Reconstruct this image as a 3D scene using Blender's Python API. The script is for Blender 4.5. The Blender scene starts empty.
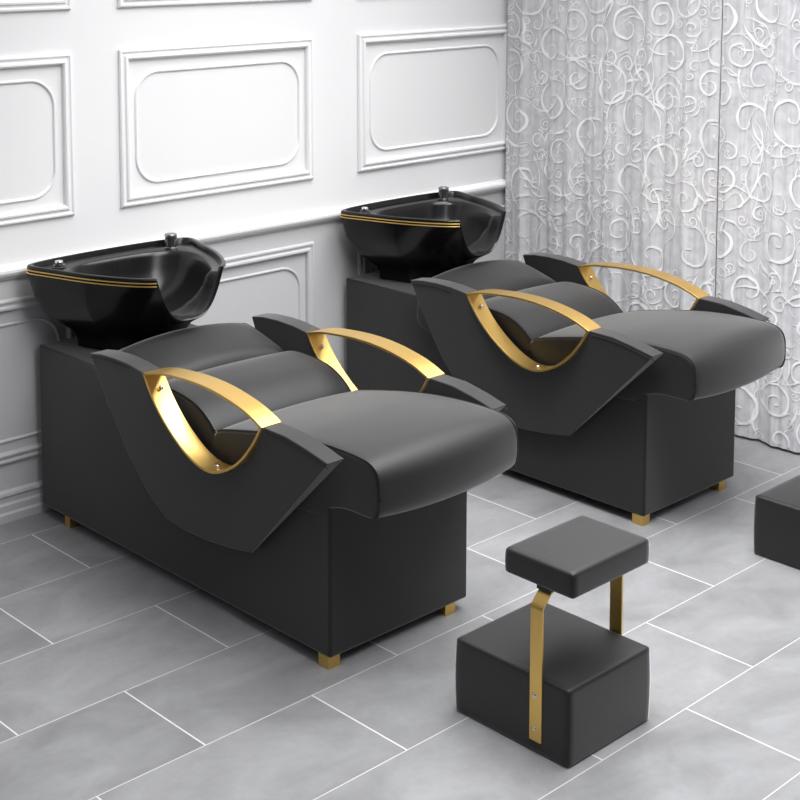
import bpy, bmesh, math, random
from mathutils import Vector
random.seed(7)
scn = bpy.context.scene
COL = scn.collection

# ------------------------------------------------------------------ materials
def new_mat(name):
    m = bpy.data.materials.new(name); m.use_nodes = True
    nt = m.node_tree; b = nt.nodes['Principled BSDF']
    return m, nt, b

def simple(name, col, rough=.5, metal=0., spec=.5, bump=None, coat=0., aniso=0., sheen=0., var=None):
    m, nt, b = new_mat(name)
    b.inputs['Base Color'].default_value = (*col, 1)
    b.inputs['Roughness'].default_value = rough
    b.inputs['Metallic'].default_value = metal
    b.inputs['Specular IOR Level'].default_value = spec
    b.inputs['Coat Weight'].default_value = coat
    b.inputs['Coat Roughness'].default_value = .05
    b.inputs['Anisotropic'].default_value = aniso
    b.inputs['Sheen Weight'].default_value = sheen
    b.inputs['Sheen Roughness'].default_value = .35
    tc = nt.nodes.new('ShaderNodeTexCoord')
    if bump:
        n = nt.nodes.new('ShaderNodeTexNoise'); n.inputs['Scale'].default_value = bump[0]
        n.inputs['Detail'].default_value = 3
        bp = nt.nodes.new('ShaderNodeBump'); bp.inputs['Strength'].default_value = bump[1]
        bp.inputs['Distance'].default_value = .002
        nt.links.new(tc.outputs['Object'], n.inputs['Vector'])
        nt.links.new(n.outputs['Fac'], bp.inputs['Height'])
        nt.links.new(bp.outputs['Normal'], b.inputs['Normal'])
    if var:
        n = nt.nodes.new('ShaderNodeTexNoise'); n.inputs['Scale'].default_value = var[0]
        mp = nt.nodes.new('ShaderNodeMapRange')
        mp.inputs['To Min'].default_value = rough - var[1]; mp.inputs['To Max'].default_value = rough + var[1]
        nt.links.new(tc.outputs['Object'], n.inputs['Vector'])
        nt.links.new(n.outputs['Fac'], mp.inputs['Value'])
        nt.links.new(mp.outputs['Result'], b.inputs['Roughness'])
    return m

LEATHER = simple('black_leather', (.0035, .0035, .0040), .56, spec=.45, bump=(260, .06), sheen=.92)
PIPING = simple('black_leather_seam', (.010, .010, .011), .5, spec=.5)
CERAMIC = simple('black_ceramic', (.006, .006, .0065), .24, spec=.4, var=(5, .02))
CHROME = simple('chrome', (.75, .75, .77), .12, metal=1.)
SATIN = simple('satin_steel', (.30, .30, .31), .32, metal=1.)
BLKCHROME = simple('black_chrome', (.02, .02, .022), .12, spec=.8)
RUBBER = simple('black_bracket', (.006, .006, .006), .5)

def gold_mat():
    m, nt, b = new_mat('brushed_gold')
    b.inputs['Metallic'].default_value = 1
    b.inputs['Base Color'].default_value = (.80, .53, .165, 1)
    tc = nt.nodes.new('ShaderNodeTexCoord')
    mp = nt.nodes.new('ShaderNodeMapping'); mp.inputs['Scale'].default_value = (220, 8, 220)
    n = nt.nodes.new('ShaderNodeTexNoise'); n.inputs['Scale'].default_value = 1.5; n.inputs['Detail'].default_value = 2
    mr = nt.nodes.new('ShaderNodeMapRange'); mr.inputs['To Min'].default_value = .31; mr.inputs['To Max'].default_value = .40
    nt.links.new(tc.outputs['Object'], mp.inputs['Vector']); nt.links.new(mp.outputs['Vector'], n.inputs['Vector'])
    nt.links.new(n.outputs['Fac'], mr.inputs['Value']); nt.links.new(mr.outputs['Result'], b.inputs['Roughness'])
    return m
GOLD = gold_mat()
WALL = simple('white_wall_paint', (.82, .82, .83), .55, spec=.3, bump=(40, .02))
def wainscot_shade():  # shade below the chair rail, put into the wall colour as darker grey
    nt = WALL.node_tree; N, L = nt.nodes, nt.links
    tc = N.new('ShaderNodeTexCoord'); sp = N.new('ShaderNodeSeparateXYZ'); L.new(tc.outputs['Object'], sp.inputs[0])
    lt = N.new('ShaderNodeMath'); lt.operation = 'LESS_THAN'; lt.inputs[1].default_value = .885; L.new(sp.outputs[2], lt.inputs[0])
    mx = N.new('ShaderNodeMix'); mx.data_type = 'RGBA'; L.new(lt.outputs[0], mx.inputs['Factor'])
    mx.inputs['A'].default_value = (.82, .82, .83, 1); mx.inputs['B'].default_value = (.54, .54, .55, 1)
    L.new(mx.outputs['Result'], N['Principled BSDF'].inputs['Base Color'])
wainscot_shade()

def floor_mat():
    m, nt, b = new_mat('grey_stone_tiles')
    N, L = nt.nodes, nt.links
    def mth(op, a=None, bb=None, c=None):
        n = N.new('ShaderNodeMath'); n.operation = op
        for i, v in enumerate((a, bb, c)):
            if v is None: continue
            if isinstance(v, (int, float)): n.inputs[i].default_value = v
            else: L.new(v, n.inputs[i])
        return n.outputs[0]
    tc = N.new('ShaderNodeTexCoord'); sx = N.new('ShaderNodeSeparateXYZ'); L.new(tc.outputs['Object'], sx.inputs[0])
    W, T = .3755, .695
    u = mth('DIVIDE', mth('ADD', sx.outputs[0], 2.940), W)
    row = mth('FLOOR', u); fu = mth('FRACT', u)
    odd = mth('ABSOLUTE', mth('MODULO', row, 2))
    v = mth('ADD', mth('DIVIDE', mth('SUBTRACT', sx.outputs[1], 2.530), T), mth('MULTIPLY', odd, .525))
    cell = mth('FLOOR', v); fv = mth('FRACT', v)
    du = mth('MULTIPLY', mth('MINIMUM', fu, mth('SUBTRACT', 1., fu)), W)
    dv = mth('MULTIPLY', mth('MINIMUM', fv, mth('SUBTRACT', 1., fv)), T)
    gu = mth('LESS_THAN', du, .0013); gv = mth('LESS_THAN', dv, .0023)
    g = mth('MAXIMUM', gu, gv)
    cv = N.new('ShaderNodeCombineXYZ'); L.new(row, cv.inputs[0]); L.new(cell, cv.inputs[1])
    wn = N.new('ShaderNodeTexWhiteNoise'); L.new(cv.outputs[0], wn.inputs['Vector'])
    # cloudy stone, shifted per tile
    ad = N.new('ShaderNodeVectorMath'); ad.operation = 'MULTIPLY_ADD'
    L.new(wn.outputs['Color'], ad.inputs[0]); ad.inputs[1].default_value = (20, 20, 20); L.new(tc.outputs['Object'], ad.inputs[2])
    n1 = N.new('ShaderNodeTexNoise'); n1.inputs['Scale'].default_value = 4.2; n1.inputs['Detail'].default_value = 7; n1.inputs['Roughness'].default_value = .6
    n1.inputs['Distortion'].default_value = .6
    mp = N.new('ShaderNodeMapping'); mp.inputs['Scale'].default_value = (1.3, .75, 1)
    L.new(ad.outputs[0], mp.inputs['Vector']); L.new(mp.outputs['Vector'], n1.inputs['Vector'])
    n2 = N.new('ShaderNodeTexNoise'); n2.inputs['Scale'].default_value = 45; n2.inputs['Detail'].default_value = 5
    L.new(ad.outputs[0], n2.inputs['Vector'])
    t = mth('ADD', mth('MULTIPLY', n1.outputs['Fac'], .85), mth('MULTIPLY', n2.outputs['Fac'], .15))
    t = mth('ADD', t, mth('MULTIPLY', mth('SUBTRACT', wn.outputs['Value'], .5), .07))
    cr = N.new('ShaderNodeValToRGB'); L.new(t, cr.inputs[0])
    cr.color_ramp.elements[0].position = .32; cr.color_ramp.elements[0].color = (.195, .196, .202, 1)
    cr.color_ramp.elements[1].position = .68; cr.color_ramp.elements[1].color = (.30, .301, .31, 1)
    mx = N.new('ShaderNodeMix'); mx.data_type = 'RGBA'; L.new(g, mx.inputs['Factor'])
    L.new(cr.outputs[0], mx.inputs['A']); mx.inputs['B'].default_value = (.62, .62, .63, 1)
    L.new(mx.outputs['Result'], b.inputs['Base Color'])
    rr = N.new('ShaderNodeMapRange'); L.new(n1.outputs['Fac'], rr.inputs['Value']); rr.inputs['To Min'].default_value = .33; rr.inputs['To Max'].default_value = .5
    L.new(rr.outputs[0], b.inputs['Roughness'])
    b.inputs['Specular IOR Level'].default_value = .45
    return m
FLOOR = floor_mat()

def cloth_mat():
    m, nt, b = new_mat('sheer_curtain_cloth')
    N, L = nt.nodes, nt.links
    tc = N.new('ShaderNodeTexCoord')
    mp = N.new('ShaderNodeMapping'); mp.inputs['Scale'].default_value = (60, 1, 1.5)
    n = N.new('ShaderNodeTexNoise'); n.inputs['Scale'].default_value = 1; n.inputs['Detail'].default_value = 4
    L.new(tc.outputs['Object'], mp.inputs['Vector']); L.new(mp.outputs['Vector'], n.inputs['Vector'])
    n2 = N.new('ShaderNodeTexNoise'); n2.inputs['Scale'].default_value = 22; n2.inputs['Detail'].default_value = 6
    L.new(tc.outputs['Object'], n2.inputs['Vector'])
    a = N.new('ShaderNodeMath'); a.operation = 'ADD'; L.new(n.outputs['Fac'], a.inputs[0]); L.new(n2.outputs['Fac'], a.inputs[1])
    h = N.new('ShaderNodeMath'); h.operation = 'MULTIPLY'; h.inputs[1].default_value = .5; L.new(a.outputs[0], h.inputs[0])
    cr = N.new('ShaderNodeValToRGB'); L.new(h.outputs[0], cr.inputs[0])
    cr.color_ramp.elements[0].position = .40; cr.color_ramp.elements[0].color = (.54, .54, .565, 1)
    cr.color_ramp.elements[1].position = .60; cr.color_ramp.elements[1].color = (.70, .70, .725, 1)
    L.new(cr.outputs[0], b.inputs['Base Color'])
    b.inputs['Roughness'].default_value = .6; b.inputs['Sheen Weight'].default_value = .3
    w = N.new('ShaderNodeTexNoise'); w.inputs['Scale'].default_value = 350
    L.new(tc.outputs['Object'], w.inputs['Vector'])
    bp = N.new('ShaderNodeBump'); bp.inputs['Strength'].default_value = .25; bp.inputs['Distance'].default_value = .002
    L.new(w.outputs['Fac'], bp.inputs['Height']); L.new(bp.outputs['Normal'], b.inputs['Normal'])
    return m
CLOTH = cloth_mat()
EMB = simple('white_embroidery', (.93, .93, .94), .5, sheen=.2)
EMB2 = simple('grey_embroidery', (.86, .86, .88), .5, sheen=.2)

# ------------------------------------------------------------------ helpers
def link(name, bm, mats, parent=None, smooth=True, angle=35, loc=(0, 0, 0)):
    bmesh.ops.recalc_face_normals(bm, faces=bm.faces[:])
    me = bpy.data.meshes.new(name); bm.to_mesh(me); bm.free()
    for m in (mats if isinstance(mats, (list, tuple)) else [mats]): me.materials.append(m)
    if smooth:
        me.shade_smooth()
        me.set_sharp_from_angle(angle=math.radians(angle))
    o = bpy.data.objects.new(name, me); COL.objects.link(o)
    if parent: o.parent = parent
    o.location = loc
    return o

def bevel(o, w, seg=3, ang=40):
    md = o.modifiers.new('bevel', 'BEVEL'); md.width = w; md.segments = seg
    md.limit_method = 'ANGLE'; md.angle_limit = math.radians(ang); md.harden_normals = True
    return o

def empty(name, loc):
    o = bpy.data.objects.new(name, None); o.location = loc; o.empty_display_size = .1
    COL.objects.link(o); return o

def box(bm, a, b):
    vs = [bm.verts.new((x, y, z)) for x in (a[0], b[0]) for y in (a[1], b[1]) for z in (a[2], b[2])]
    for f in ((0, 1, 3, 2), (4, 6, 7, 5), (0, 4, 5, 1), (2, 3, 7, 6), (0, 2, 6, 4), (1, 5, 7, 3)):
        bm.faces.new([vs[i] for i in f])

def catmull(pts, n=6, closed=False):
    P = [Vector(p) for p in pts]; out = []; k = len(P)
    for i in range(k if closed else k - 1):
        if closed: p0, p1, p2, p3 = P[i-1], P[i], P[(i+1) % k], P[(i+2) % k]
        else: p0, p1, p2, p3 = P[max(i-1, 0)], P[i], P[i+1], P[min(i+2, k-1)]
        for j in range(n):
            t = j / n
            out.append(.5*((2*p1)+(p2-p0)*t+(2*p0-5*p1+4*p2-p3)*t*t+(3*p1-p0-3*p2+p3)*t**3))
    if not closed: out.append(P[-1])
    return out

def resample(pts, step, closed=True):
    P = [Vector(p) for p in pts]
    if closed: P = P + [P[0]]
    L = [0]
    for a, b in zip(P, P[1:]): L.append(L[-1] + (b-a).length)
    n = max(3, int(L[-1]/step)); out = []; j = 0
    for i in range(n if closed else n + 1):
        s = L[-1]*i/n
        while j < len(P)-2 and L[j+1] < s: j += 1
        d = L[j+1]-L[j]
        out.append(P[j].lerp(P[j+1], (s-L[j])/d if d > 1e-9 else 0))
    return out

def tube(bm, pts, r, seg=8, closed=False):
    P = [Vector(p) for p in pts]; rings = []; n = len(P)
    up = Vector((0, 0, 1))
    for i, p in enumerate(P):
        if closed: t = (P[(i+1) % n]-P[i-1])
        else: t = P[min(i+1, n-1)]-P[max(i-1, 0)]
        t.normalize()
        a = t.cross(up)
        if a.length < 1e-4: a = t.cross(Vector((1, 0, 0)))
        a.normalize(); b = a.cross(t)
        rings.append([bm.verts.new(p+a*math.cos(2*math.pi*k/seg)*r+b*math.sin(2*math.pi*k/seg)*r) for k in range(seg)])
    for i in range(n if closed else n-1):
        A, B = rings[i], rings[(i+1) % n]
        for k in range(seg): bm.faces.new((A[k], A[(k+1) % seg], B[(k+1) % seg], B[k]))
    if not closed:
        bm.faces.new(rings[0]); bm.faces.new(rings[-1])

def lathe(bm, prof, seg=24, c=(0, 0, 0), axis='z'):
    rings = []
    for r, h in prof:
        ring = []
        for k in range(seg):
            a = 2*math.pi*k/seg
            if axis == 'z': v = (c[0]+r*math.cos(a), c[1]+r*math.sin(a), c[2]+h)
            else: v = (c[0]+r*math.cos(a), c[1]+h, c[2]+r*math.sin(a))
            ring.append(bm.verts.new(v))
        rings.append(ring)
    for A, B in zip(rings, rings[1:]):
        for k in range(seg): bm.faces.new((A[k], A[(k+1) % seg], B[(k+1) % seg], B[k]))
    bm.faces.new(rings[0]); bm.faces.new(rings[-1])

def puffy_box(bm, a, b, r, bulge, n=14):
    """rounded box whose faces swell slightly, like stuffed upholstery"""
    a, b = Vector(a), Vector(b); c = (a+b)/2; h = (b-a)/2
    tmp = bmesh.new(); bmesh.ops.create_cube(tmp, size=2)
    bmesh.ops.subdivide_edges(tmp, edges=tmp.edges[:], cuts=n, use_grid_fill=True)
    vm = {}
    for v in tmp.verts:
        q = v.co.copy()
        # concentrate the grid at the borders
        q = Vector([math.copysign(1-(1-abs(t))**1.5, t) for t in q])
        p = Vector((q.x*h.x, q.y*h.y, q.z*h.z))
        core = Vector([max(-(h[i]-r), min(h[i]-r, p[i])) for i in range(3)])
        d = p-core
        if d.length > 1e-9: p = core + d.normalized()*r
        for i in range(3):
            j, k = (i+1) % 3, (i+2) % 3
            if i < 2: p[i] += bulge[i]*q[i]*(1-q.z**2)*(.6+.4*(1-q[1-i]**2))
            else: p[i] += bulge[i]*q[i]*(1-q.x**2)*(1-q.y**2)
        vm[v] = bm.verts.new(c+p)
    for f in tmp.faces: bm.faces.new([vm[v] for v in f.verts])
    tmp.free()

def cushion(bm, prof, hy, r=.016, crown=.02, front=0., step=.012, ny=26):
    """closed side profile (x,z) swept across y in [-hy,hy], rounded at both sides, crowned in the middle"""
    P = resample([(v.x, 0, v.z) for v in catmull([(x, 0, z) for x, z in prof], 4, closed=True)], step)
    for _ in range(3): P = [(P[i-1]+P[i]*2+P[(i+1) % len(P)])/4 for i in range(len(P))]
    n = len(P)
    # outward normals
    area = sum(P[i].x*P[(i+1) % n].z-P[(i+1) % n].x*P[i].z for i in range(n))
    sg = 1 if area > 0 else -1
    nor = []
    for i in range(n):
        t = P[(i+2) % n]-P[i-2]; t.normalize(); nor.append(Vector((t.z, 0, -t.x))*sg)
    for _ in range(6):
        nor = [(nor[i-1]+nor[i]*2+nor[(i+1) % n]).normalized() for i in range(n)]
    zs = [p.z for p in P]; zt = max(zs); zb = min(zs); xf = max(p.x for p in P)
    ys = []
    for k in range(5):
        a = math.pi/2*k/5; ys.append((-hy+r*(1-math.sin(a)) if False else -hy+r*(1-math.cos(a)), r*(1-math.sin(a))))
    for k in range(ny+1): ys.append((-hy+r+(2*hy-2*r)*k/ny, 0))
    ys += [(-y, d) for y, d in reversed(ys[:5])]
    rings = []
    for y, d in ys:
        e = max(0., 1-(y/hy)**2)
        ring = []
        for p, nn in zip(P, nor):
            q = p-nn*d
            up = max(0., nn.z)**2; fr = max(0., nn.x)
            q = q+Vector((front*e*fr*(1 if p.x > xf-.15 else 0), 0, crown*(e**.8)*up))
            if front and p.x > xf-.15 and nn.z < 0: q.z -= front*.8*e*(-nn.z)
            ring.append(bm.verts.new((q.x, y, q.z)))
        rings.append(ring)
    for A, B in zip(rings, rings[1:]):
        for k in range(n): bm.faces.new((A[k], A[(k+1) % n], B[(k+1) % n], B[k]))
    bm.faces.new(rings[0]); bm.faces.new(rings[-1])
    return P, nor

# ------------------------------------------------------------------ the setting
def struct(o): o['kind'] = 'structure'; return o
XW = -4.618      # wall plane
YC = 5.42        # corner
bm = bmesh.new(); box(bm, (-4.75, -1.2, -.1), (1.2, 5.6, 0)); struct(link('floor', bm, FLOOR, smooth=False))
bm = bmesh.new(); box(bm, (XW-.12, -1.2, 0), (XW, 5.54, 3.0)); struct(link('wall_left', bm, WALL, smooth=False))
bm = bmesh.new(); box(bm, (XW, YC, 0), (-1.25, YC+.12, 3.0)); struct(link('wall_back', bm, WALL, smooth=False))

def strip(bm, prof, y0, y1):
    """horizontal moulding along the wall; prof = (out, z)"""
    A = [bm.verts.new((XW+o, y0, z)) for o, z in prof]; B = [bm.verts.new((XW+o, y1, z)) for o, z in prof]
    n = len(prof)
    for k in range(n): bm.faces.new((A[k], A[(k+1) % n], B[(k+1) % n], B[k]))
    bm.faces.new(A); bm.faces.new(B)
bm = bmesh.new()
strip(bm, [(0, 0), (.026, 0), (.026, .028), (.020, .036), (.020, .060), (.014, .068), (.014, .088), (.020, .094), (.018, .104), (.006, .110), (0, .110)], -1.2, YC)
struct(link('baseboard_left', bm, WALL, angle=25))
bm = bmesh.new()
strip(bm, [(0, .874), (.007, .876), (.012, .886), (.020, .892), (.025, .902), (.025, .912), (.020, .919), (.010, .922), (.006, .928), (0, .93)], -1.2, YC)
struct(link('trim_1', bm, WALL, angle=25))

def frame(bm, y0, y1, z0, z1, prof, rad=0., seg=10):
    """moulding swept round a rectangle on the wall; prof = (inset, out); rad rounds the corners"""
    def loop(ins):
        a, b, c, d = y0+ins, y1-ins, z0+ins, z1-ins; r = max(rad-ins, 0)
        if rad <= 0: return [(a, c), (b, c), (b, d), (a, d)]
        out = []
        for cy, cz, s in ((b-r, c+r, -90), (b-r, d-r, 0), (a+r, d-r, 90), (a+r, c+r, 180)):
            for k in range(seg+1):
                t = math.radians(s+90*k/seg); out.append((cy+r*math.cos(t), cz+r*math.sin(t)))
        return out
    L = [[bm.verts.new((XW+o, y, z)) for y, z in loop(i)] for i, o in prof]
    for A, B in zip(L, L[1:]):
        n = len(A)
        for k in range(n): bm.faces.new((A[k], A[(k+1) % n], B[(k+1) % n], B[k]))
BIG = [(a, b*.78) for a, b in [(0, 0), (0, .010), (.004, .016), (.010, .018), (.015, .013), (.022, .012), (.027, .020), (.034, .022), (.039, .017), (.042, .006), (.042, 0)]]
BEAD = [(0, 0), (.001, .004), (.005, .007), (.009, .006), (.012, .003), (.0135, 0)]
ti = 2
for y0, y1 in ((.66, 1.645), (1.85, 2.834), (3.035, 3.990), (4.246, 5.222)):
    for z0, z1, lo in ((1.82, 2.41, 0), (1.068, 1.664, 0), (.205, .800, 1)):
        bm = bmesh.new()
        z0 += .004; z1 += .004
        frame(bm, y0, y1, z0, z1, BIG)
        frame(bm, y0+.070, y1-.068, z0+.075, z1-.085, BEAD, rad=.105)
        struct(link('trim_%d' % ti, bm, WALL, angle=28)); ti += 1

# ------------------------------------------------------------------ curtains
def fold(x):
    f = .010*math.sin(x*27+.6*math.sin(x*5.1)) + .005*math.sin(x*61+1.3+1.1*math.sin(x*7)) + .003*math.sin(x*117)
    return f
YCUR = 5.187
def curtain(x0, x1, label, seed):
    rnd = random.Random(seed)
    bm = bmesh.new()
    def P(x, z, off=0.):
        dx = .002
        ny = (fold(x+dx)-fold(x-dx))/(2*dx)
        t = (z/2.95)
        y = YCUR + fold(x + .03*math.sin(z*1.3)*(1-t))*(.9+.25*(1-t))
        n = Vector((ny, -1, 0)).normalized()
        return Vector((x, y, z))+n*off
    nx = int((x1-x0)/.006); nz = 40
    g = [[bm.verts.new(P(x0+(x1-x0)*i/nx, .012+2.9*j/nz)) for j in range(nz+1)] for i in range(nx+1)]
    for i in range(nx):
        for j in range(nz):
            bm.faces.new((g[i][j], g[i+1][j], g[i+1][j+1], g[i][j+1]))
    # heavy hem
    def ribbon(pts, wfun, mi, off=.0035):
        n = len(pts); row = []
        for i, (x, z) in enumerate(pts):
            a = pts[max(i-1, 0)]; b = pts[min(i+1, n-1)]
            tx, tz = b[0]-a[0], b[1]-a[1]; l = math.hypot(tx, tz) or 1
            w = wfun(i/(n-1))/2
            px, pz = -tz/l*w, tx/l*w
            p1, p2 = (x+px, z+pz), (x-px, z-pz)
            ok = all(x0+.004 < q[0] < x1-.004 and .02 < q[1] < 2.9 for q in (p1, p2))
            row.append((bm.verts.new(P(*p1, off)), bm.verts.new(P(*p2, off))) if ok else None)
        for A, B in zip(row, row[1:]):
            if A and B:
                f = bm.faces.new((A[0], B[0], B[1], A[1])); f.material_index = mi
    def scroll(cx, cz, R, th0, turns, d, w, mi):
        n = int(26*turns)+8; pts = []
        for i in range(n+1):
            t = i/n; r = R*(1-t)**1.15*.93+R*.07; th = th0+d*turns*2*math.pi*t
            pts.append((cx+r*math.cos(th)*.88, cz+r*math.sin(th)))
        ribbon(pts, lambda t: w*(.3+1.2*math.sin(math.pi*min(1, t*1.25+.02))**.8 if t < .78 else .35+.6*(t-.78)/.22), mi)
        return pts[0]
    def crescent(cx, cz, R, th0, sweep, w, mi):
        n = 22; pts = [(cx+R*math.cos(th0+sweep*i/n)*.85, cz+R*math.sin(th0+sweep*i/n)) for i in range(n+1)]
        ribbon(pts, lambda t: w*(.12+math.sin(math.pi*t)**1.3), mi)
    area = (x1-x0)*2.9
    spots = []
    def spot(rmin):
        for _ in range(60):
            x = rnd.uniform(x0, x1); z = rnd.uniform(.02, 2.88)
            if all((x-a)**2+(z-b)**2 > ((rmin+c)*.80)**2 for a, b, c in spots):
                spots.append((x, z, rmin)); return x, z
        return None
    for R, cnt in ((.125, 12), (.085, 26), (.05, 70), (.03, 90), (.02, 60)):
        for _ in range(int(cnt*area)):
            s = spot(R)
            if not s: continue
            d = rnd.choice((-1, 1)); th = rnd.uniform(0, 6.28); rr = R*rnd.uniform(.85, 1.15)
            w = {.125: .0078, .085: .0064, .05: .0046, .03: .0036, .02: .003}[R]
            mi = 1 if rnd.random() < .72 else 2
            scroll(s[0], s[1], rr, th, rnd.uniform(1.1, 2.1) if R < .1 else rnd.uniform(1.0, 1.7), d, w, mi)
            # a tendril leaving the scroll the other way
            ex, ez = s[0]+rr*math.cos(th)*.88, s[1]+rr*math.sin(th)
            ux, uz = math.cos(th), math.sin(th)
            r2 = rr*rnd.uniform(.8, 1.5)
            crescent(ex+ux*r2*.85, ez+uz*r2, r2, th+math.pi, d*rnd.uniform(1.2, 2.4), w*.9, mi)
            if rnd.random() < .5:
                crescent(s[0], s[1], rr*1.25, th+d*rnd.uniform(1, 4), d*rnd.uniform(.6, 1.3), w*1.6, mi)
    for _ in range(int(70*area)):
        crescent(rnd.uniform(x0, x1), rnd.uniform(.05, 2.85), rnd.uniform(.05, .2), rnd.uniform(0, 6.28), rnd.uniform(.5, 1.6), rnd.uniform(.002, .010), rnd.choice((1, 1, 2)))
    o = link('curtain', bm, [CLOTH, EMB, EMB2], angle=180)
    o['label'] = label; o['category'] = 'curtain'; o['group'] = 'sheer scroll-patterned curtains'
    return o
curtain(-4.596, -3.425, 'pale grey curtain with white scroll embroidery, the panel next to the panelled wall', 3)
curtain(-3.418, -1.30, 'pale grey curtain with white scroll embroidery, the panel right of the thin dark gap', 11)

# ------------------------------------------------------------------ wash chair
RING_LOW = [(.743, .719), (.765, .682), (.806, .631), (.858, .583), (.922, .538), (.985, .506), (1.050, .489), (1.114, .493), (1.188, .525), (1.250, .572), (1.305, .636), (1.340, .692)]
RING_TOP = [(1.340, .692), (1.290, .713), (1.225, .731), (1.119, .748), (1.000, .753), (.869, .745), (.800, .735), (.743, .719)]
XO = .75

def shift(prof): return [(x-XO, z) for x, z in prof]

def arm_panel(parent, side):
    low = [tuple(v)[::2] for v in catmull([(x, 0, z) for x, z in RING_LOW], 4)]
    top_back = [(.436, .718), (.50, .728), (.58, .7315), (.66, .729)]
    front = [(1.44, .690), (1.53, .675), (1.614, .656)]
    rest = [(1.206, .258), (1.10, .240), (.99, .229), (.86, .225), (.765, .236), (.67, .300), (.575, .425), (.50, .575)]
    out = shift(top_back+low+front+rest)
    bm = bmesh.new()
    def yo(z): return .375-.062*max(0., min(1., (.70-z)/.44))
    A = [bm.verts.new((x, side*.305, z)) for x, z in out]
    B = [bm.verts.new((x, side*yo(z), z)) for x, z in out]
    n = len(out)
    for k in range(n): bm.faces.new((A[k], A[(k+1) % n], B[(k+1) % n], B[k]))
    bm.faces.new(A); bm.faces.new(list(reversed(B)))
    o = link('arm_panel', bm, LEATHER, parent, angle=30)
    bevel(o, .006, 3, 50)
    # stitched edge line running along the top of the panel face
    for seg in (top_back, [(1.352, .6925)]+front):
        bm = bmesh.new()
        pts = catmull([(x-XO, side*(yo(z-.014)+.0005), z-.013) for x, z in seg], 6)
        tube(bm, pts, .0016, 6)
        link('seam', bm, PIPING, o)
    return o

def gold_ring(parent, side):
    loop = [v for v in catmull([(x-XO, 0, z) for x, z in RING_LOW], 6)[:-1]] + [v for v in catmull([(x-XO, 0, z) for x, z in RING_TOP], 6)[:-1]]
    n = len(loop); th = .008
    inner = []
    for i in range(n):
        a = (loop[i]-loop[i-1]).normalized(); b = (loop[(i+1) % n]-loop[i]).normalized()
        na = Vector((-a.z, 0, a.x)); nb = Vector((-b.z, 0, b.x)); m = (na+nb).normalized()
        inner.append(loop[i]+m*min(th/max(m.dot(na), .35), th*2.2))
    bm = bmesh.new(); y0, y1 = side*.303, side*.377
    V = [[bm.verts.new((p.x, y, p.z)) for p in L] for L, y in ((loop, y0), (loop, y1), (inner, y1), (inner, y0))]
    for q in range(4):
        A, B = V[q], V[(q+1) % 4]
        for k in range(n): bm.faces.new((A[k], A[(k+1) % n], B[(k+1) % n], B[k]))
    o = link('armrest_ring', bm, GOLD, parent, angle=28)
    o['label'] = 'gold metal armrest ring'
    bevel(o, .0012, 2, 50)
    # two screws on the inside of the band
    for (x, z), (nx, nz) in (((.790, .675), (.86, .52)), ((1.075, .499), (.0, 1.))):
        bm = bmesh.new(); lathe(bm, [(.0075, -.004), (.0075, .0015), (.0055, .0035), (.002, .004)], 16)
        v = Vector((nx, 0, nz)).normalized(); R = Vector((0, 0, 1)).rotation_difference(v).to_matrix()
        for w in bm.verts: w.co = R @ w.co + Vector((x-XO, side*.338, z)) 
        s = link('screw', bm, CHROME, o)
    return o

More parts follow.
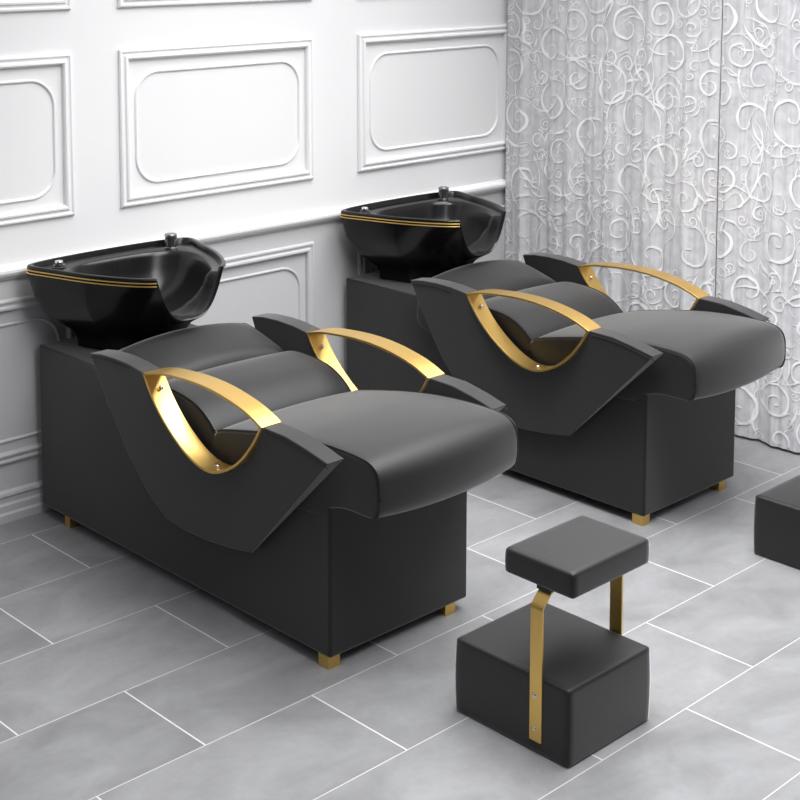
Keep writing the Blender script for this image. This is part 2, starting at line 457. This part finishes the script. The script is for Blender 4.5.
def basin(parent):
    half = [(-.056, 0), (-.054, .12), (-.046, .23), (-.032, .312), (-.012, .350), (.024, .352), (.10, .330), (.25, .284), (.355, .237), (.435, .188), (.482, .140), (.500, .07), (.505, 0)]
    full = half + [(x, -y) for x, y in reversed(half[1:-1])]
    out = resample(catmull([(x, y, 0) for x, y in full], 6, closed=True), .011)
    n = len(out); c = Vector((.17, 0, 0)); ZR = .935; ZB = .632
    def zr(p):
        if p.x < .42 or abs(p.y) > .140: return ZR
        return .775+(ZR-.775)*(abs(p.y)/.140)**3.2
    bm = bmesh.new(); rings = []
    OUT = [(1.0, .0), (1.0, .02), (.992, .10), (.968, .22), (.94, .36), (.875, .52), (.79, .64), (.68, .74), (.60, .82), (.57, .90), (.56, 1.0)]
    for s, t in reversed(OUT):
        ring = []
        for p in out:
            z = zr(p)
            k = (ZR-z)/.15
            ss = s if s > .999 else s-(.10*k*math.sin(math.pi*min(1, t*1.15)) )
            q = c+(p-c)*ss; q.x -= .020*k
            if p.x > .25: q.x -= .085*min(1, (p.x-.25)/.2)*min(1, t*3)*(1-k*.6)
            ring.append((q.x, q.y, z-.004-(z-.004-ZB)*t))
        rings.append(ring)
    for f in (.992, .955):
        rings.append([((c+(p-c)*f).x-.020*(ZR-zr(p))/.15, (c+(p-c)*f).y, zr(p)) for p in out])
    # the bowl proper has a rounder outline than the rim, leaving a ledge for the fittings at the back
    hin = [(.020, 0), (.024, .12), (.046, .19), (.085, .235), (.15, .252), (.24, .235), (.34, .190), (.415, .135), (.452, .07), (.460, 0)]
    pin = catmull([(x, y, 0) for x, y in hin + [(x, -y) for x, y in reversed(hin[1:-1])]], 8, closed=True)
    table = sorted((math.atan2(q.y, q.x-c.x), (q-c).length) for q in pin)
    def rin(p):
        a = math.atan2(p.y, p.x-c.x)
        for (a0, r0), (a1, r1) in zip(table, table[1:]):
            if a0 <= a <= a1: return r0+(r1-r0)*(a-a0)/max(a1-a0, 1e-9)
        return table[0][1]
    INN = [(None, .945, -.006), (None, .93, -.020), (1.03, 0, -.022), (1.0, 0, -.025), (.97, 0, -.040), (.92, 0, -.080), (.82, 0, -.125), (.66, 0, -.163), (.46, 0, -.190), (.25, 0, -.201), (.06, 0, -.206)]
    for sr, so, dz in INN:
        ring = []
        for p in out:
            z = ZR+dz; zz = zr(p); d = p-c
            rad = d.length*so if sr is None else min(rin(p)*sr, d.length*(.92 if sr > 1 else .90 if sr > .98 else 1))
            if zz < ZR: z = min(z, zz-.002+dz*.12)
            q = c+d.normalized()*rad; ring.append((q.x-.020*(ZR-zz)/.15, q.y, z))
        rings.append(ring)
    V = [[bm.verts.new((x-XO, y, z)) for x, y, z in r] for r in rings]
    for A, B in zip(V, V[1:]):
        for k in range(n): bm.faces.new((A[k], A[(k+1) % n], B[(k+1) % n], B[k]))
    bm.faces.new(V[0]); bm.faces.new(V[-1])
    o = link('basin', bm, CERAMIC, parent, angle=60)
    o['label'] = 'glossy black wash basin with gold rim lines'
    # gold lines
    rim = [p for p in out]
    i0 = max(range(n), key=lambda i: rim[i].x)
    seq = [rim[(i0+k) % n] for k in range(n)]
    seq = [p for p in seq if not (p.x > .42 and abs(p.y) < .134) and not (p.x > .39 and p.y > 0)]
    for zz, r in ((.920, .0026), (.909, .0026)):
        bm = bmesh.new()
        f = 1.0 if zz > .915 else .9985
        tube(bm, [((c+(p-c)*f).x-XO, (c+(p-c)*f).y, zz) for p in seq], r, 8)
        link('gold_line', bm, GOLD, o)
    # tap: black cylinder with a chrome cap
    tx, ty = .010-XO, .252
    bm = bmesh.new(); lathe(bm, [(.027, -.002), (.027, .004), (.0235, .006), (.0225, .008), (.0225, .038), (.022, .039)], 28, (tx, ty, .910))
    t = link('tap', bm, BLKCHROME, o)
    bm = bmesh.new(); lathe(bm, [(.0225, 0), (.0235, .003), (.0235, .014), (.0215, .017)], 28, (tx, ty, .948)); link('tap_cap', bm, SATIN, t)
    bm = bmesh.new(); lathe(bm, [(.0275, 0), (.0275, .003), (.0245, .005)], 28, (tx, ty, .9105)); link('tap_collar', bm, CHROME, t)
    # hand shower docked in its socket at the near back corner
    sx, sy = .018-XO, -.238
    bm = bmesh.new(); lathe(bm, [(.026, -.002), (.026, .003), (.021, .006), (.021, .010)], 26, (sx, sy, .914)); s = link('shower_socket', bm, BLKCHROME, o)
    bm = bmesh.new(); lathe(bm, [(.012, 0), (.015, .006), (.0155, .020), (.013, .024)], 22, (sx, sy, .914)); link('shower_head', bm, CHROME, s)
    # drain
    bm = bmesh.new(); lathe(bm, [(.022, -.002), (.022, .003), (.016, .004), (.004, .002)], 24, (c.x-XO, 0, .7205)); link('drain', bm, CHROME, o)
    return o

def make_chair(yc, label):
    t = empty('shampoo_chair', (-4.53+XO, yc, 0))
    t['label'] = label; t['category'] = 'salon chair'; t['group'] = 'black and gold shampoo chairs'
    # plinth: high behind, stepped down under the seat
    prof = shift([(-.055, .034), (1.525, .034), (1.525, .503), (.62, .503), (.46, .56), (.42, .628), (-.055, .628)])
    bm = bmesh.new()
    A = [bm.verts.new((x, -.287, z)) for x, z in prof]; B = [bm.verts.new((x, .287, z)) for x, z in prof]
    n = len(prof)
    for k in range(n): bm.faces.new((A[k], A[(k+1) % n], B[(k+1) % n], B[k]))
    bm.faces.new(A); bm.faces.new(list(reversed(B)))
    bevel(link('base', bm, LEATHER, t, angle=30), .010, 4, 50)
    # gold feet
    for x, y, q in ((1.472, -.286, .045), (1.472, .195, .045), (.100, -.286, .034), (.100, .250, .034)):
        bm = bmesh.new(); box(bm, (x-XO, y, 0), (x+q-XO, y+q, .036))
        f = bevel(link('foot', bm, GOLD, t, angle=30), .0015, 2); f['label'] = 'small square gold foot'
    # cushions
    back = shift([(.395, .50), (.392, .66), (.398, .682), (.412, .690), (.45, .688), (.52, .672), (.59, .652), (.645, .634), (.655, .615), (.655, .50)])
    lumb = shift([(.628, .46), (.630, .615), (.640, .632), (.665, .642), (.72, .650), (.80, .647), (.87, .637), (.92, .620), (.960, .596), (.988, .572), (.994, .555), (.994, .46)])
    seat = shift([(.985, .44), (.985, .555), (1.00, .572), (1.03, .584), (1.127, .606), (1.24, .629), (1.36, .648), (1.45, .657), (1.55, .662), (1.64, .661), (1.685, .655), (1.712, .640), (1.725, .612), (1.7275, .575), (1.7265, .54), (1.718, .512), (1.70, .501), (1.66, .498), (1.58, .496), (1.50, .47), (1.45, .44)])
    for nm, pr, cr, fr, edge in (('back_cushion', back, .038, 0, (2, 8)), ('lumbar_cushion', lumb, .010, 0, (2, 10)), ('seat_cushion', seat, .016, .024, (2, 17))):
        bm = bmesh.new(); cushion(bm, pr, .2885, .010, cr, fr)
        o = link(nm, bm, LEATHER, t, angle=70)
        e = pr[edge[0]:edge[1]]
        for s in (-1, 1):
            bm = bmesh.new()
            pts = catmull([(x, s*.283, z-.0005) for x, z in e], 5)
            tube(bm, pts, .0032, 6); link('piping', bm, PIPING, o)
    for s in (-1, 1):
        arm_panel(t, s).location.y = -.005
        gold_ring(t, s).location.y = -.005
    # brackets tying each side panel to the plinth
    for s in (-1, 1):
        bm = bmesh.new(); box(bm, (.72-XO, min(s*.27, s*.308), .30), (1.18-XO, max(s*.27, s*.308), .42)); link('panel_bracket', bm, RUBBER, t, smooth=False)
    basin(t)
    return t

def copy_tree(o, parent=None):
    c = o.copy(); COL.objects.link(c)
    if parent: c.parent = parent
    for ch in list(o.children): copy_tree(ch, c)
    return c
chair = make_chair(2.942, 'black leather shampoo chair in front, left of the footstool with the whole chair in view')
chair['label'] = 'black leather shampoo chair with gold arms, the nearer one at lower left'
c2 = copy_tree(chair); c2.location = (-4.53+XO, 2.942+1.488, 0)
c2['label'] = 'black leather shampoo chair with gold arms, the farther one beside the curtain'

# ------------------------------------------------------------------ stool
def make_stool():
    t = empty('beautician_stool', (-2.417, 2.932, 0))
    t['category'] = 'stool'; t['group'] = 'small black and gold stools'
    bm = bmesh.new(); puffy_box(bm, (-.197, -.171, 0.0005), (.196, .171, .207), .008, (.004, .004, .004))
    o = link('base', bm, LEATHER, t, angle=80)
    sx = .082
    bm = bmesh.new(); puffy_box(bm, (sx-.117, -.158, .438), (sx+.112, .162, .508), .010, (.003, .003, .005)); link('seat', bm, LEATHER, t, angle=80)
    for s, xx in ((-1, .091), (1, .078)):
        yb = s*.1765
        path = [(yb, .034), (yb, .20), (yb, .385), (yb-s*.001, .392), (yb-s*.006, .400), (s*.152, .418), (s*.140, .4285), (s*.125, .4325), (s*.06, .4335)]
        path = path if s < 0 else [(yb, .034), (yb, .20), (yb, .385), (yb-.001, .392), (yb-.006, .400), (.152, .418), (.140, .4285), (.125, .4325), (.06, .4335)]
        bm = bmesh.new(); th = .006; R = []
        P = [Vector((0, y, z)) for y, z in path]
        for i, p in enumerate(P):
            tg = (P[min(i+1, len(P)-1)]-P[max(i-1, 0)]).normalized()
            nn = Vector((0, -tg.z, tg.y))*th*(-s)
            # nn points outward
            hw = .020
            R.append([bm.verts.new((xx-hw, p.y, p.z)), bm.verts.new((xx+hw, p.y, p.z)), bm.verts.new((xx+hw, p.y-nn.y, p.z-nn.z)), bm.verts.new((xx-hw, p.y-nn.y, p.z-nn.z))])
        for A, B in zip(R, R[1:]):
            for k in range(4): bm.faces.new((A[k], A[(k+1) % 4], B[(k+1) % 4], B[k]))
        bm.faces.new(R[0]); bm.faces.new(R[-1])
        st = bevel(link('strap', bm, GOLD, t, angle=30), .001, 2); st['label'] = 'flat gold metal strap'
        bm = bmesh.new(); box(bm, (xx-.022, min(s*.03, s*.150), .428), (xx+.022, max(s*.03, s*.150), .441)); link('seat_bracket', bm, RUBBER, t, smooth=False)
        for z in (.067, .157):
            bm = bmesh.new(); lathe(bm, [(.0065, 0), (.0065, .002), (.005, .004), (.002, .005)], 16, axis='y')
            for v in bm.verts: v.co = Vector((v.co.x+xx-.004, s*(abs(v.co.y)+.1762), v.co.z+z))
            link('screw', bm, CHROME, st)
    return t
st = make_stool()
st['label'] = 'small black stool with a padded seat on gold straps, whole in the foreground'
s2 = copy_tree(st); s2.location = (-2.417, 2.932+1.466, 0)
s2['label'] = 'small black stool cut by the right picture edge, only its box base showing'

# ------------------------------------------------------------------ light
w = bpy.data.worlds.new('world'); scn.world = w; w.use_nodes = True
def world():
    nt = w.node_tree; N, L = nt.nodes, nt.links; bg = N['Background']
    tc = N.new('ShaderNodeTexCoord'); sp = N.new('ShaderNodeSeparateXYZ'); L.new(tc.outputs['Generated'], sp.inputs[0])
    cr = N.new('ShaderNodeValToRGB'); L.new(sp.outputs[2], cr.inputs[0])
    e = cr.color_ramp.elements
    e[0].position = .0; e[0].color = (.03, .03, .032, 1)
    e[1].position = .75; e[1].color = (.95, .96, 1, 1)
    m = e.new(.25); m.color = (.12, .12, .125, 1)
    L.new(cr.outputs[0], bg.inputs[0]); bg.inputs[1].default_value = .55
world()
def area(name, loc, target, sx, sy, power, col=(1, 1, 1)):
    l = bpy.data.lights.new(name, 'AREA'); l.shape = 'RECTANGLE'; l.size = sx; l.size_y = sy; l.energy = power; l.color = col
    o = bpy.data.objects.new(name, l); COL.objects.link(o); o.location = loc
    o.rotation_euler = (Vector(target)-Vector(loc)).to_track_quat('-Z', 'Y').to_euler()
    return o
area('ceiling_softbox', (-2.5, 4.5, 3.4), (-2.8, 3.6, .3), 3.2, 1.4, 58).data.spread = math.radians(125)
area('overhead_fill', (-2.35, 3.0, 3.5), (-2.2, 2.9, 0), 1.8, 3.2, 56).data.spread = math.radians(100)  # unseen fill light, added to brighten the front floor
area('wall_fill', (-2.6, 2.8, 3.4), (-4.62, 3.0, 1.75), .8, 3.8, 11).data.spread = math.radians(70)  # unseen fill, added and aimed high to lift the upper wall
area('curtain_fill', (-2.3, 3.4, 3.3), (-2.7, 5.2, .5), 3.0, .5, 15).data.spread = math.radians(70)  # unseen fill, added to lighten the curtains

# ------------------------------------------------------------------ camera
F = Vector((-0.72357259, 0.68352333, -0.09611748)); Rv = Vector((6.86693071e-01, 7.26947458e-01, 0)).normalized()
U = Rv.cross(F).normalized(); Rv = F.cross(U).normalized()
from mathutils import Matrix
cd = bpy.data.cameras.new('camera'); co = bpy.data.objects.new('camera', cd); COL.objects.link(co)
M = Matrix((Rv, U, -F)).transposed().to_4x4(); M.translation = Vector((0, 0, 2.1)); co.matrix_world = M
cd.sensor_width = 36; cd.sensor_fit = 'HORIZONTAL'; cd.lens = 1466.4067*36/800
cd.shift_x = (400-376.893)/800; cd.shift_y = (74.646-400)/800
cd.clip_start = .05
scn.camera = co
scn.view_settings.view_transform = 'Standard'; scn.view_settings.look = 'None'
scn.view_settings.gamma = 1; scn.view_settings.exposure = .07; scn.view_settings.use_curve_mapping = False
